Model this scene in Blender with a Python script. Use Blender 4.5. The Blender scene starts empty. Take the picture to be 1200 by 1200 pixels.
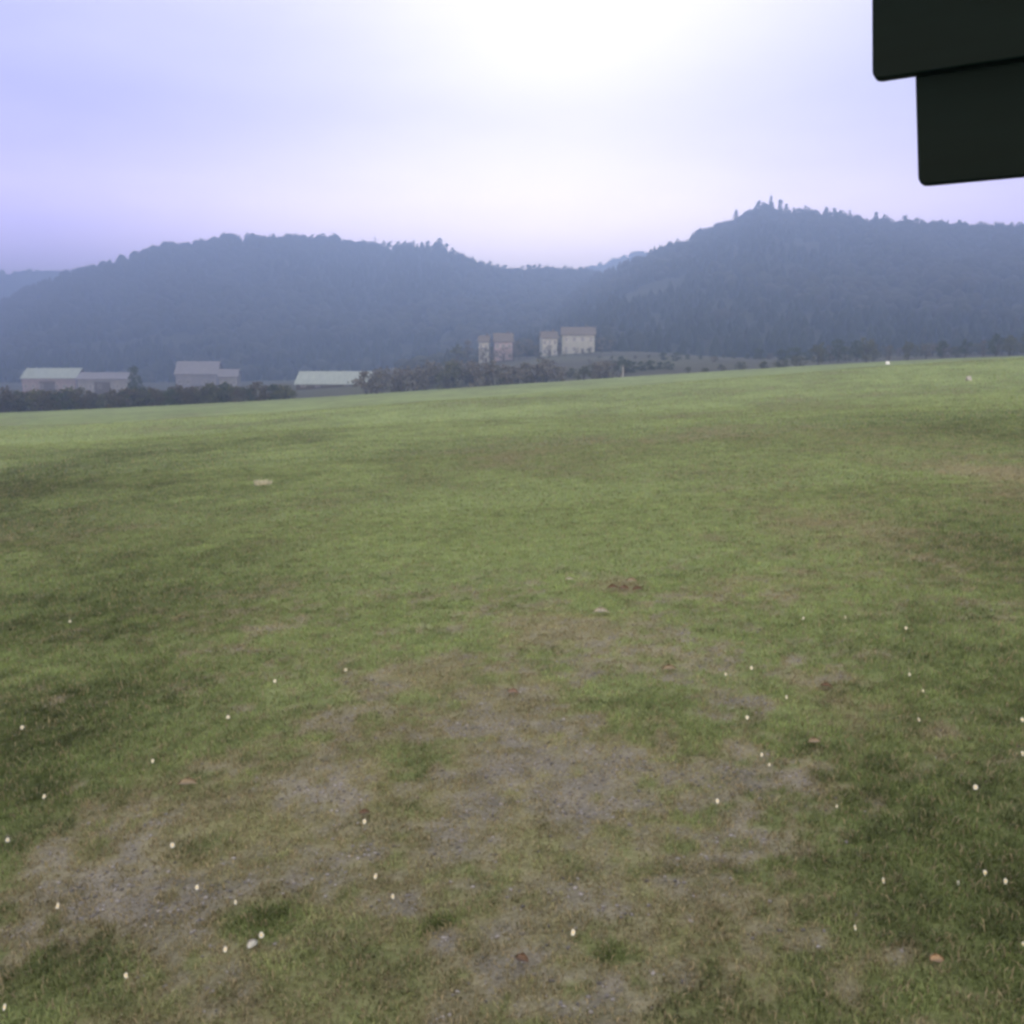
import bpy, bmesh, math, random
import numpy as np
from mathutils import Vector, Matrix
R = math.radians
random.seed(7)
RNG = np.random.default_rng(11)
C = bpy.context.scene.collection
SC = bpy.context.scene

# ------------------------------------------------------------------ camera, sky, sun, exposure
CAM_H = 2.7
FPX = 1039.23                     # focal length in pixels of the 1200 px photograph (60 degrees)
PITCH = math.atan(170.0 / FPX)    # looking slightly down: level line at y = 430
cam_d = bpy.data.cameras.new('camera')
cam = bpy.data.objects.new('camera', cam_d)
C.objects.link(cam)
cam_d.sensor_width = 36.0
cam_d.angle = R(60.0)
cam_d.clip_start = 0.05
cam_d.clip_end = 20000
cam.location = (0, 0, CAM_H)
cam.rotation_euler = (R(90) - PITCH, 0, 0)
SC.camera = cam

SUN_ELEV, SUN_AZ = R(24), R(3)    # veiled sun ahead of the camera
world = bpy.data.worlds.new('World')
SC.world = world
world.use_nodes = True
nt = world.node_tree
for n in list(nt.nodes): nt.nodes.remove(n)
def N(tree, typ, **kw):
    n = tree.nodes.new(typ)
    for k, v in kw.items(): setattr(n, k, v)
    return n
def L(tree, a, b): tree.links.new(a, b)
def math_node(tree, op, a, b=None, clamp=False):
    n = N(tree, 'ShaderNodeMath', operation=op); n.use_clamp = clamp
    for i, v in enumerate((a, b)):
        if v is None: continue
        if isinstance(v, (int, float)): n.inputs[i].default_value = v
        else: L(tree, v, n.inputs[i])
    return n.outputs[0]
def mix_col(tree, fac, a, b, blend='MIX'):
    n = N(tree, 'ShaderNodeMix', data_type='RGBA', blend_type=blend)
    if isinstance(fac, (int, float)): n.inputs[0].default_value = fac
    else: L(tree, fac, n.inputs[0])
    for i, v in ((6, a), (7, b)):
        if isinstance(v, tuple): n.inputs[i].default_value = (*v, 1)
        else: L(tree, v, n.inputs[i])
    return n.outputs[2]
sky = N(nt, 'ShaderNodeTexSky')
sky.sky_type = 'NISHITA'
sky.sun_disc = False
sky.sun_elevation = SUN_ELEV
sky.sun_rotation = SUN_AZ
sky.air_density = 1.2
sky.dust_density = 3.0
tc = N(nt, 'ShaderNodeTexCoord')
nrm = N(nt, 'ShaderNodeVectorMath', operation='NORMALIZE'); L(nt, tc.outputs['Generated'], nrm.inputs[0])
GE = R(12.0)
dot = N(nt, 'ShaderNodeVectorMath', operation='DOT_PRODUCT')
L(nt, nrm.outputs[0], dot.inputs[0])
dot.inputs[1].default_value = (math.sin(SUN_AZ)*math.cos(GE), math.cos(SUN_AZ)*math.cos(GE), math.sin(GE))
ang = math_node(nt, 'ARCCOSINE', math_node(nt, 'MINIMUM', dot.outputs['Value'], 0.99999))
glow = math_node(nt, 'EXPONENT', math_node(nt, 'MULTIPLY', math_node(nt, 'POWER', math_node(nt, 'DIVIDE', ang, R(21.0)), 2.0), -1.0))
# uneven cloud veil
mp = N(nt, 'ShaderNodeMapping'); mp.inputs['Scale'].default_value = (1.6, 1.6, 6.0)
L(nt, nrm.outputs[0], mp.inputs[0])
cn = N(nt, 'ShaderNodeTexNoise'); cn.inputs['Scale'].default_value = 2.2; cn.inputs['Detail'].default_value = 5; cn.inputs['Roughness'].default_value = 0.5
L(nt, mp.outputs[0], cn.inputs['Vector'])
cloud = math_node(nt, 'SUBTRACT', cn.outputs[0], 0.5)
fac = math_node(nt, 'ADD', glow, math_node(nt, 'MULTIPLY', cloud, 0.72), clamp=True)
sep = N(nt, 'ShaderNodeSeparateXYZ'); L(nt, nrm.outputs[0], sep.inputs[0])
VEIL = (8.3, 7.6, 15.6)           # lavender veil, Background strength 0.1
GLOW = (15.0, 13.9, 15.2)
HIGH = (19.0, 18.2, 16.4)         # brighter neutral cloud overhead and behind
veil = mix_col(nt, fac, VEIL, GLOW)
def ramp(v, a, b):
    r = N(nt, 'ShaderNodeMapRange', interpolation_type='SMOOTHSTEP'); L(nt, v, r.inputs[0]); r.inputs[1].default_value = a; r.inputs[2].default_value = b
    return r.outputs[0]
up = math_node(nt, 'MAXIMUM', ramp(sep.outputs[2], 0.42, 0.75), math_node(nt, 'SUBTRACT', 1.0, ramp(sep.outputs[1], -0.1, 0.5)))
veil = mix_col(nt, up, veil, HIGH)
low = math_node(nt, 'ADD', 1.0, math_node(nt, 'MULTIPLY', math_node(nt, 'SUBTRACT', 1.0, ramp(sep.outputs[2], 0.02, 0.27)), 4.0))
vs_ = N(nt, 'ShaderNodeVectorMath', operation='SCALE'); L(nt, veil, vs_.inputs[0]); L(nt, low, vs_.inputs['Scale'])
warm = mix_col(nt, 1.0, vs_.outputs[0], mix_col(nt, ramp(sep.outputs[2], 0.05, 0.32), (1.20, 1.0, 0.90), (1.0, 1.0, 1.0)), 'MULTIPLY')
skymix = mix_col(nt, 0.9, sky.outputs[0], warm)
bg = N(nt, 'ShaderNodeBackground'); bg.inputs['Strength'].default_value = 0.1
L(nt, skymix, bg.inputs['Color'])
wo = N(nt, 'ShaderNodeOutputWorld'); L(nt, bg.outputs[0], wo.inputs['Surface'])

sun_d = bpy.data.lights.new('sun', 'SUN')
sun_d.energy = 1.4
sun_d.angle = R(14)
sun_d.color = (1.0, 0.95, 0.88)
sun = bpy.data.objects.new('sun', sun_d); C.objects.link(sun)
sd = Vector((math.sin(SUN_AZ)*math.cos(SUN_ELEV), math.cos(SUN_AZ)*math.cos(SUN_ELEV), math.sin(SUN_ELEV)))
sun.rotation_euler = sd.to_track_quat('Z', 'Y').to_euler()
sun.location = (0, 40, 60)

SC.view_settings.view_transform = 'Standard'
SC.view_settings.look = 'None'
SC.view_settings.exposure = 0.0
SC.view_settings.gamma = 1.0
SC.view_settings.use_curve_mapping = False
SC.cycles.use_denoising = True
SC.cycles.volume_bounces = 1
SC.cycles.filter_width = 3.0

# ------------------------------------------------------------------ helpers
def ray(px, py):
    """direction through a pixel of the 1200 px photograph"""
    a = (px - 600) / FPX; b = (600 - py) / FPX
    cp, sp = math.cos(PITCH), math.sin(PITCH)
    return Vector((a, cp + b*sp, -sp + b*cp))
def at(px, py, Y):
    d = ray(px, py); t = Y / d.y
    return Vector((d.x*t, Y, CAM_H + d.z*t))
def sstep(a, b, x):
    t = np.clip((np.asarray(x, float) - a) / (b - a), 0, 1)
    return t*t*(3 - 2*t)
def _hash(ix, iy, s):
    n = (ix.astype(np.int64)*374761393 + iy.astype(np.int64)*668265263 + s*1442695041) & 0xffffffff
    n = ((n ^ (n >> 13)) * 1274126177) & 0xffffffff
    n = (n ^ (n >> 16)) & 0xffffffff
    n = (n * 2246822519) & 0xffffffff
    return ((n ^ (n >> 15)) & 0xffff) / 65535.0
def vnoise(x, y, s=0):
    x = np.asarray(x, float); y = np.asarray(y, float)
    ix = np.floor(x); iy = np.floor(y); fx = x - ix; fy = y - iy
    fx = fx*fx*(3-2*fx); fy = fy*fy*(3-2*fy)
    a = _hash(ix, iy, s); b = _hash(ix+1, iy, s); c = _hash(ix, iy+1, s); d = _hash(ix+1, iy+1, s)
    return (a*(1-fx)+b*fx)*(1-fy) + (c*(1-fx)+d*fx)*fy
def fbm(x, y, s=0, oct=4, gain=0.5):
    t = 0; amp = 1; tot = 0
    for k in range(oct):
        t = t + amp*vnoise(x*2**k + 17.3*k, y*2**k - 9.1*k, s+k); tot += amp; amp *= gain
    return t/tot

FIELD_Y = 200.0
def ground_z(x, y):
    x = np.asarray(x, float); y = np.asarray(y, float)
    xs = 150*np.tanh(x/150)
    field = 0.066*xs - 0.006*np.clip(y, -50, FIELD_Y)
    far = sstep(10, 60, y)
    und = (fbm(x/42, y/42, 3, 3) - 0.5)*1.1*far + (fbm(x/3.1, y/3.1, 5, 3) - 0.5)*0.07
    und = und - 0.7*np.exp(-(((x-22)/26)**2 + ((y-62)/22)**2)) + 0.75*np.exp(-(((x-50)/30)**2 + ((y-105)/22)**2))
    fade = 1 - sstep(FIELD_Y-60, FIELD_Y, y)
    z = field + und*(0.25 + 0.75*fade)
    dy = np.clip(y - FIELD_Y, 0, 700)
    z = z - 2.2*sstep(FIELD_Y, FIELD_Y+45, y) + dy*0.010 + dy*0.040*sstep(-170, 40, x)*(1-0.8*sstep(30, 120, x))*sstep(FIELD_Y, FIELD_Y+90, y)
    return z
def gz(x, y): return float(ground_z(x, y))
def on_ground(px, py):
    d = ray(px, py); t = 0.5; o = Vector((0, 0, CAM_H))
    lo = t
    while t < 600:
        p = o + d*t
        if p.z < gz(p.x, p.y):
            hi = t
            for _ in range(30):
                m = (lo+hi)/2; p = o + d*m
                if p.z < gz(p.x, p.y): hi = m
                else: lo = m
            p = o + d*hi
            return Vector((p.x, p.y, gz(p.x, p.y)))
        lo = t; t *= 1.02
    return o + d*lo

def tag(o, label=None, cat=None, group=None, kind=None):
    if label: o['label'] = label
    if cat: o['category'] = cat
    if group: o['group'] = group
    if kind: o['kind'] = kind
    return o
def empty(name, loc, rz=0):
    o = bpy.data.objects.new(name, None); C.objects.link(o)
    o.location = loc; o.rotation_euler = (0, 0, rz); o.empty_display_size = 0.2
    return o
def link_mesh(name, me, mats, parent=None, loc=None):
    o = bpy.data.objects.new(name, me); C.objects.link(o)
    if not isinstance(mats, (list, tuple)): mats = [mats]
    for m in mats: me.materials.append(m)
    if parent: o.parent = parent
    if loc is not None: o.location = loc
    return o
def np_mesh(name, verts, faces_flat, loop_start, loop_total, col=None, smooth=False, mat_idx=None):
    me = bpy.data.meshes.new(name)
    me.vertices.add(len(verts)); me.vertices.foreach_set('co', np.ascontiguousarray(verts, np.float32).ravel())
    me.loops.add(len(faces_flat)); me.loops.foreach_set('vertex_index', np.ascontiguousarray(faces_flat, np.int32))
    me.polygons.add(len(loop_start))
    me.polygons.foreach_set('loop_start', np.ascontiguousarray(loop_start, np.int32))
    me.polygons.foreach_set('loop_total', np.ascontiguousarray(loop_total, np.int32))
    if smooth: me.polygons.foreach_set('use_smooth', np.ones(len(loop_start), bool))
    if mat_idx is not None: me.polygons.foreach_set('material_index', np.ascontiguousarray(mat_idx, np.int32))
    if col is not None:
        at_ = me.attributes.new('col', 'FLOAT_COLOR', 'POINT')
        c4 = np.ones((len(verts), 4), np.float32); c4[:, :3] = col
        at_.data.foreach_set('color', c4.ravel())
    me.update(calc_edges=True); me.validate()
    return me
def uniform_mesh(name, verts, faces, **kw):
    """faces: (n,k) index array"""
    n, k = faces.shape
    return np_mesh(name, verts, faces.ravel(), np.arange(n)*k, np.full(n, k), **kw)
def from_bm(name, bm, smooth=False):
    me = bpy.data.meshes.new(name); bm.normal_update(); bm.to_mesh(me); bm.free()
    if smooth: me.polygons.foreach_set('use_smooth', np.ones(len(me.polygons), bool))
    return me

# ------------------------------------------------------------------ materials
def base_mat(name, rough=0.8, spec=0.3):
    m = bpy.data.materials.new(name); m.use_nodes = True
    t = m.node_tree; b = t.nodes['Principled BSDF']
    b.inputs['Roughness'].default_value = rough
    b.inputs['Specular IOR Level'].default_value = spec
    return m, t, b
def noisy_mat(name, c1, c2, scale=4, rough=0.8, spec=0.3, bump=0.0, detail=5, stretch=(1, 1, 1)):
    m, t, b = base_mat(name, rough, spec)
    tc = N(t, 'ShaderNodeTexCoord'); mp = N(t, 'ShaderNodeMapping'); mp.inputs['Scale'].default_value = stretch
    L(t, tc.outputs['Object'], mp.inputs[0])
    n = N(t, 'ShaderNodeTexNoise'); n.inputs['Scale'].default_value = scale; n.inputs['Detail'].default_value = detail
    L(t, mp.outputs[0], n.inputs['Vector'])
    r = N(t, 'ShaderNodeMapRange'); r.inputs[1].default_value = 0.3; r.inputs[2].default_value = 0.7
    L(t, n.outputs[0], r.inputs[0])
    L(t, mix_col(t, r.outputs[0], c1, c2), b.inputs['Base Color'])
    if bump:
        bp = N(t, 'ShaderNodeBump'); bp.inputs['Strength'].default_value = bump; bp.inputs['Distance'].default_value = 0.02
        L(t, n.outputs[0], bp.inputs['Height']); L(t, bp.outputs[0], b.inputs['Normal'])
    return m
def attr_mat(name, rough=0.7, spec=0.2, translucent=0.0):
    m, t, b = base_mat(name, rough, spec)
    a = N(t, 'ShaderNodeAttribute'); a.attribute_name = 'col'
    L(t, a.outputs['Color'], b.inputs['Base Color'])
    if translucent:
        tr = N(t, 'ShaderNodeBsdfTranslucent'); L(t, a.outputs['Color'], tr.inputs['Color'])
        mx = N(t, 'ShaderNodeMixShader'); mx.inputs[0].default_value = translucent
        L(t, b.outputs[0], mx.inputs[1]); L(t, tr.outputs[0], mx.inputs[2])
        L(t, mx.outputs[0], t.nodes['Material Output'].inputs['Surface'])
    return m
M_GRASS = attr_mat('grass_blade', 0.6, 0.25, 0.35)
M_LEAF = attr_mat('foliage', 0.8, 0.15, 0.15)
M_STONE = attr_mat('gravel_stone', 0.85, 0.25)
M_BARK = noisy_mat('bark', (0.035, 0.028, 0.022), (0.07, 0.058, 0.048), 6, 0.9, bump=0.4)

# ------------------------------------------------------------------ ground cover: grass, straw, worn gravel, and vignetting painted at the sides
BARE = [(150,985,110,38,.5),(340,930,120,45,.65),(345,1015,90,55,.9),(430,1000,80,50,.6),(515,1020,95,65,.9),(640,1060,80,80,.8),(705,1165,75,45,1.15),
        (675,905,95,55,.75),(800,905,70,30,.6),(825,820,65,24,.65),(935,900,80,60,.25),(380,850,35,20,.5),(498,900,22,14,.6),
        (560,1150,70,50,.6),(230,1120,80,45,.45),(870,970,60,30,.5),(600,850,70,25,.4),(700,780,90,25,.35),(880,1000,30,20,.6)]
TAN = [(650,738,75,20,.9),(722,686,36,10,.9),(1165,556,60,18,.7),(610,815,55,30,.7),(505,790,60,18,.6),(985,825,80,40,.6),(1010,625,150,40,.6),
       (620,1090,45,26,1.0),(410,920,60,30,.5),(1000,905,70,30,.5),(760,770,70,18,.5),(900,680,140,25,.35),(330,1050,60,30,.4),(1080,860,40,20,.5),(300,960,220,70,.5),(600,960,160,90,.5),(760,1080,120,70,.45),(700,870,160,50,.5)]
LUSH_VIGNETTE = [(312,1075,34,20,1.3),(512,1085,26,15,1.1),(240,1000,35,18,.9),(790,850,90,40,.5),(110,870,110,60,.6),(560,1020,30,18,.3),(720,1118,30,16,1.0),
        (1180,800,190,110,.75),(1150,1000,210,200,.95),(980,1160,160,70,.5),(40,1140,140,100,.5),(20,880,170,130,1.0),(60,720,220,90,.65),(-40,570,330,55,.6),(1200,640,260,60,.6),(1260,500,260,34,.6),(850,1130,80,50,.4),(480,910,40,20,.5),(590,1170,22,20,.8),(390,1110,40,30,.5)]  # small ones are lush tufts; broad side ones paint lens vignetting into the turf
def mk_patches(lst):
    out = []
    for px, py, rx, ry, w in lst:
        c = on_ground(px, py); a = on_ground(px+rx, py)
        u = on_ground(px, py-ry); d = on_ground(px, min(py+ry, 1390))
        out.append((c.x, c.y, abs(a.x-c.x), (u.y-d.y)/2, w))
    return out
def patch_sum(P, x, y):
    s = np.zeros_like(x)
    for cx, cy, rx, ry, w in P:
        q = ((x-cx)/rx)**2 + ((y-cy)/ry)**2
        s = np.maximum(s, w*np.exp(-q*0.9))
    return s
BARE_P, TAN_P, LUSH_VIGNETTE_P = mk_patches(BARE), mk_patches(TAN), mk_patches(LUSH_VIGNETTE)
def masks(x, y):
    x = np.asarray(x, float); y = np.asarray(y, float)
    n1 = fbm(x/1.1, y/1.1, 21, 4); n2 = fbm(x/0.28, y/0.28, 31, 4); n3 = fbm(x/6, y/9, 41, 4); n4 = fbm(x/30, y/45, 43, 3)
    near = 1 - sstep(5.5, 15, y)
    lush_vignette = patch_sum(LUSH_VIGNETTE_P, x, y)
    n5 = fbm(x/0.11, y/0.11, 51, 3)
    bare = patch_sum(BARE_P, x + (n1-.5)*1.0, y + (n2-.5)*0.5)*0.95 + (n1-0.5)*1.5*near + (n2-0.5)*1.5 + (n5-0.5)*1.6 - 0.02 - lush_vignette*0.7
    bare = sstep(-0.25, 1.0, bare)*0.86*(0.06 + 0.94*near)
    tan = patch_sum(TAN_P, x, y)*1.1 + (n3-0.5)*1.5 + (n2-0.5)*0.8 + (n1-0.5)*0.7 - lush_vignette*0.8 + 0.40*(1-sstep(6, 16, y)) - 0.28*sstep(14, 40, y)
    tan = sstep(-0.15, 0.9, tan + (n5-.5)*0.9 + 0.55*bare*(1-bare)*4*near)
    g = np.clip(0.25 + (n3-0.5)*1.1 + (n1-0.5)*0.9 + (n2-0.5)*0.5 + lush_vignette*0.75 + (n4-0.5)*0.7, 0, 1)
    return bare, tan, g, lush_vignette
GREEN_D = np.array((0.058, 0.076, 0.022)); GREEN_L = np.array((0.185, 0.235, 0.085))
STRAW = np.array((0.270, 0.225, 0.135)); EARTH = np.array((0.160, 0.146, 0.130))
def cover(x, y):
    bare, tan, g, lush_vignette = masks(x, y)
    c = GREEN_L + (GREEN_D-GREEN_L)*g[..., None]
    c = c + (STRAW-c)*(tan*0.66)[..., None]
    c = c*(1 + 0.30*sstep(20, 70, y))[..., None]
    c = c + (np.array((0.128, 0.118, 0.066))-c)*(0.34*(1-sstep(4, 11, y))*(1-np.clip(lush_vignette, 0, .8)))[..., None]   # thin, weedy turf nearest the building
    return c, bare, tan, g, lush_vignette

# ------------------------------------------------------------------ ground sheet
def build_ground():
    ys = [-14.0]
    while ys[-1] < 3400:
        y = ys[-1]
        ys.append(y + (0.5 if y < 2.2 else max(0.055, 0.0125*y)))
    ys = np.array(ys); us = np.linspace(-1, 1, 441)
    us = np.sign(us)*(0.55*np.abs(us) + 0.45*np.abs(us)**2.5)
    w = 7 + 1.35*np.maximum(ys, 0)
    X = us[None, :]*w[:, None]; Y = np.repeat(ys[:, None], len(us), 1)
    Z = ground_z(X, Y)
    c, bare, tan, g, lush_vignette = cover(X, Y)
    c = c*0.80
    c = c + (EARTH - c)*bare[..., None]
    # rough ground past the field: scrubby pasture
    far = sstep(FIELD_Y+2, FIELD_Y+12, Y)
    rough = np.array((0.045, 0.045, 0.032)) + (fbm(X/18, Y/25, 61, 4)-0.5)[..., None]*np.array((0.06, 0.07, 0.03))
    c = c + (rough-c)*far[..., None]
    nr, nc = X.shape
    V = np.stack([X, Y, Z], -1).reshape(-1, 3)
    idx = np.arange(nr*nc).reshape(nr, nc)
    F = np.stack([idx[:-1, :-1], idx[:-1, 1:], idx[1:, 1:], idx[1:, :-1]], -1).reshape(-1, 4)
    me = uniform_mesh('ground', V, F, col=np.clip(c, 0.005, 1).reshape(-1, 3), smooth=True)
    m, t, b = base_mat('turf_ground', 0.95, 0.1)
    a = N(t, 'ShaderNodeAttribute'); a.attribute_name = 'col'
    geo = N(t, 'ShaderNodeNewGeometry')
    def noise(sc, det, dist=0.0, st=(1, 1, 1)):
        mp = N(t, 'ShaderNodeMapping'); mp.inputs['Scale'].default_value = st; L(t, geo.outputs['Position'], mp.inputs[0])
        n = N(t, 'ShaderNodeTexNoise'); n.inputs['Scale'].default_value = sc; n.inputs['Detail'].default_value = det
        n.inputs['Roughness'].default_value = 0.65; n.inputs['Distortion'].default_value = dist
        L(t, mp.outputs[0], n.inputs['Vector']); return n.outputs[0]
    def rng(v, lo, hi, f0=0.3, f1=0.7):
        r = N(t, 'ShaderNodeMapRange'); L(t, v, r.inputs[0])
        r.inputs[1].default_value = f0; r.inputs[2].default_value = f1; r.inputs[3].default_value = lo; r.inputs[4].default_value = hi
        return r.outputs[0]
    f1 = noise(45, 6); f2 = noise(4.5, 7, 0.4); f3 = noise(0.7, 6, 0.3)
    k = math_node(t, 'MULTIPLY', rng(f1, 0.55, 1.40), math_node(t, 'MULTIPLY', rng(f2, 0.72, 1.28), rng(f3, 0.86, 1.14)))
    v = N(t, 'ShaderNodeVectorMath', operation='SCALE'); L(t, a.outputs['Color'], v.inputs[0]); L(t, k, v.inputs['Scale'])
    tint = mix_col(t, rng(f2, 0.0, 0.4, 0.45, 0.75), v.outputs[0], (0.17, 0.145, 0.085))
    L(t, tint, b.inputs['Base Color'])
    bp = N(t, 'ShaderNodeBump'); bp.inputs['Strength'].default_value = 0.6; bp.inputs['Distance'].default_value = 0.02
    L(t, f1, bp.inputs['Height']); L(t, bp.outputs[0], b.inputs['Normal'])
    tag(link_mesh('ground', me, m), kind='structure')
build_ground()

# ------------------------------------------------------------------ hills with their woods
def ridge_line(pts):
    xs = np.array([p[0] for p in pts], float); ys = np.array([p[1] for p in pts], float)
    return lambda x: np.interp(x, xs, ys)
LEFT_R = ridge_line([(-420,470),(-250,430),(-120,395),(0,358),(30,336),(75,319),(110,310),(172,293),(180,287),(250,279),(262,275),(330,277),(393,278),(405,284),(505,287),(520,290),(545,302),(572,311),(598,317),(640,316),(695,318),(745,330),(850,362),(1000,395),(1100,420)])
RIGHT_R = ridge_line([(470,440),(540,412),(620,366),(690,325),(752,299),(800,278),(848,258),(868,252),(884,240),(898,240),(922,246),(960,248),(1000,253),(1050,258),(1100,260),(1200,265),(1300,279),(1450,300),(1650,340)])
FAR_R = ridge_line([(-500,340),(-200,326),(0,318),(75,319),(130,332),(300,360),(500,360),(600,345),(680,322),(700,310),(725,299),(752,296),(790,303),(850,330),(1000,360),(1300,380),(1700,390)])
def hill_surface(ridge, x0, x1, Yr, Yf, seed, ncol, nrow, tree_px):
    xp = np.linspace(x0, x1, ncol)
    yr = Yr + (fbm(xp/170, xp*0, seed, 3)-0.5)*Yr*0.22
    py = ridge(xp) + tree_px
    top = np.array([at(a, b, c)[:] for a, b, c in zip(xp, py, yr)])
    v = np.concatenate([np.linspace(0, 1, nrow), np.linspace(1.06, 1.6, 8)])
    pts = np.zeros((len(v), ncol, 3))
    for i, t in enumerate(v):
        Y = Yf + (yr-Yf)*t
        X = top[:, 0]/yr*Y
        zf = ground_z(top[:, 0]/yr*Yf, np.full(ncol, Yf)) - 4
        if t <= 1:
            p = t**1.12
            gul = (fbm(xp/70, np.full(ncol, t*3.0), seed+7, 4)-0.5)*np.sin(math.pi*t)*(top[:, 2]-zf)*0.14
            z = zf + (top[:, 2]-zf)*p + gul
            los = CAM_H + (top[:, 2]-CAM_H)*Y/yr - 5*(1-t)      # stays under the line of the crest
            z = np.minimum(z, np.maximum(los, zf))
        else:
            z = top[:, 2] - (top[:, 2]-zf)*((t-1)/0.6)**1.5*1.02
        pts[i] = np.stack([X, Y, z], -1)
    return pts
M_HILL = noisy_mat('forest_floor', (0.024, 0.028, 0.018), (0.044, 0.044, 0.030), 0.02, 0.95, 0.1)
def mesh_grid(name, P, mat, label=None):
    nr, nc, _ = P.shape
    idx = np.arange(nr*nc).reshape(nr, nc)
    F = np.stack([idx[:-1, :-1], idx[:-1, 1:], idx[1:, 1:], idx[1:, :-1]], -1).reshape(-1, 4)
    return tag(link_mesh(name, uniform_mesh(name, P.reshape(-1, 3), F, smooth=True), mat), kind='structure')
S_LEFT = hill_surface(LEFT_R, -420, 1100, 1300, 640, 100, 190, 46, 7)
S_RIGHT = hill_surface(RIGHT_R, 470, 1650, 1060, 420, 200, 170, 46, 9)
S_FAR = hill_surface(FAR_R, -500, 1700, 2300, 1500, 300, 150, 24, 3)
for s in (S_LEFT, S_RIGHT, S_FAR): mesh_grid('hill', s, M_HILL)

def ico_arrays(sub):
    bm = bmesh.new(); bmesh.ops.create_icosphere(bm, subdivisions=sub, radius=1)
    v = np.array([p.co[:] for p in bm.verts]); f = np.array([[q.index for q in p.verts] for p in bm.faces]); bm.free()
    return v, f
ICO1, ICOF1 = ico_arrays(1)
ICO2, ICOF2 = ico_arrays(2)
def tree_protos():
    out = []
    for k in range(5):                       # broad crowns
        v = ICO2.copy()
        r = 0.72 + 0.5*RNG.random(len(v)); v = v*r[:, None]
        v[:, 2] = v[:, 2]*0.95 + 0.75
        out.append((v*np.array((0.5, 0.5, 0.55)), ICOF2))
    for k in range(3):                       # pointed conifers: ragged rings
        vs = []; fs = []
        n = 7; tiers = 5
        for t in range(tiers):
            z = 0.12 + 0.86*t/tiers; rr = 0.30*(1-t/tiers)**0.8 + 0.03
            for j in range(n):
                a = 2*math.pi*j/n + t*0.4; q = rr*(0.7+0.6*RNG.random())
                vs.append((q*math.cos(a), q*math.sin(a), z - 0.05*RNG.random()))
        vs.append((0, 0, 1.05))
        for t in range(tiers-1):
            for j in range(n):
                a, b = t*n+j, t*n+(j+1) % n
                fs += [(a, b, b+n), (a, b+n, a+n)]
        for j in range(n): fs.append(((tiers-1)*n+j, (tiers-1)*n+(j+1) % n, len(vs)-1))
        out.append((np.array(vs), np.array(fs)))
    return out
PROTOS = tree_protos()
def forest(name, S, spacing, hmin, hmax, conifer, rows, label, seed):
    rng = np.random.default_rng(seed)
    P = S[:rows]
    a = P[:-1, :-1]; b = P[:-1, 1:]; c = P[1:, :-1]; d = P[1:, 1:]
    area = np.linalg.norm(np.cross(b-a, c-a), axis=-1)
    n = rng.poisson(area/spacing**2)
    ii, jj = np.nonzero(n)
    rep = n[ii, jj]; ii = np.repeat(ii, rep); jj = np.repeat(jj, rep)
    u = rng.random(len(ii))[:, None]; v = rng.random(len(ii))[:, None]
    p = (a[ii, jj]*(1-u)+b[ii, jj]*u)*(1-v) + (c[ii, jj]*(1-u)+d[ii, jj]*u)*v
    clear = fbm(p[:, 0]/90, p[:, 1]/90, seed, 3)
    keep = clear > 0.22
    p = p[keep]
    con = fbm(p[:, 0]/120, p[:, 1]/120, seed+5, 3) + (rng.random(len(p))-0.5)*0.3 < conifer
    kind = np.where(con, 5+rng.integers(0, 3, len(p)), rng.integers(0, 5, len(p)))
    Vs, Fs, Cs = [], [], []; off = 0
    for k, (pv, pf) in enumerate(PROTOS):
        q = p[kind == k]; m = len(q)
        if not m: continue
        h = hmin + (hmax-hmin)*rng.random(m); wd = h*(0.85+0.4*rng.random(m)) if k < 5 else h*(0.9+0.3*rng.random(m))
        rot = rng.random(m)*6.28; cs, sn = np.cos(rot)[:, None], np.sin(rot)[:, None]
        x = pv[None, :, 0]*wd[:, None]; y = pv[None, :, 1]*wd[:, None]; z = pv[None, :, 2]*h[:, None]
        W = np.stack([x*cs-y*sn, x*sn+y*cs, z], -1) + q[:, None, :]; W[..., 2] -= 0.8
        col = (np.array((0.022, 0.028, 0.018)) if k >= 5 else np.array((0.030, 0.033, 0.022)))
        cc = col[None, :]*(0.75+0.4*rng.random(m))[:, None]
        brown = (rng.random(m) < (0.35 if k < 5 else 0.05))
        cc[brown] = cc[brown]*0.5 + np.array((0.036, 0.032, 0.028))*0.5
        Vs.append(W.reshape(-1, 3)); Cs.append(np.repeat(cc, len(pv), 0))
        Fs.append((pf[None]+ (np.arange(m)*len(pv))[:, None, None] + off).reshape(-1, 3)); off += m*len(pv)
    me = uniform_mesh(name, np.concatenate(Vs), np.concatenate(Fs), col=np.concatenate(Cs))
    tag(link_mesh(name, me, M_LEAF), label, 'forest', kind='stuff')
forest('forest', S_LEFT, 10.5, 9, 14, 0.46, 47, 'hazy blue wooded slope of the long hill on the left', 401)
forest('forest', S_RIGHT, 9.5, 8, 13, 0.50, 48, 'hazy blue wooded slope of the peaked hill on the right', 402)
forest('forest', S_FAR, 20, 12, 18, 0.5, 26, 'pale far woods showing in the dip between the two hills', 403)

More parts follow.
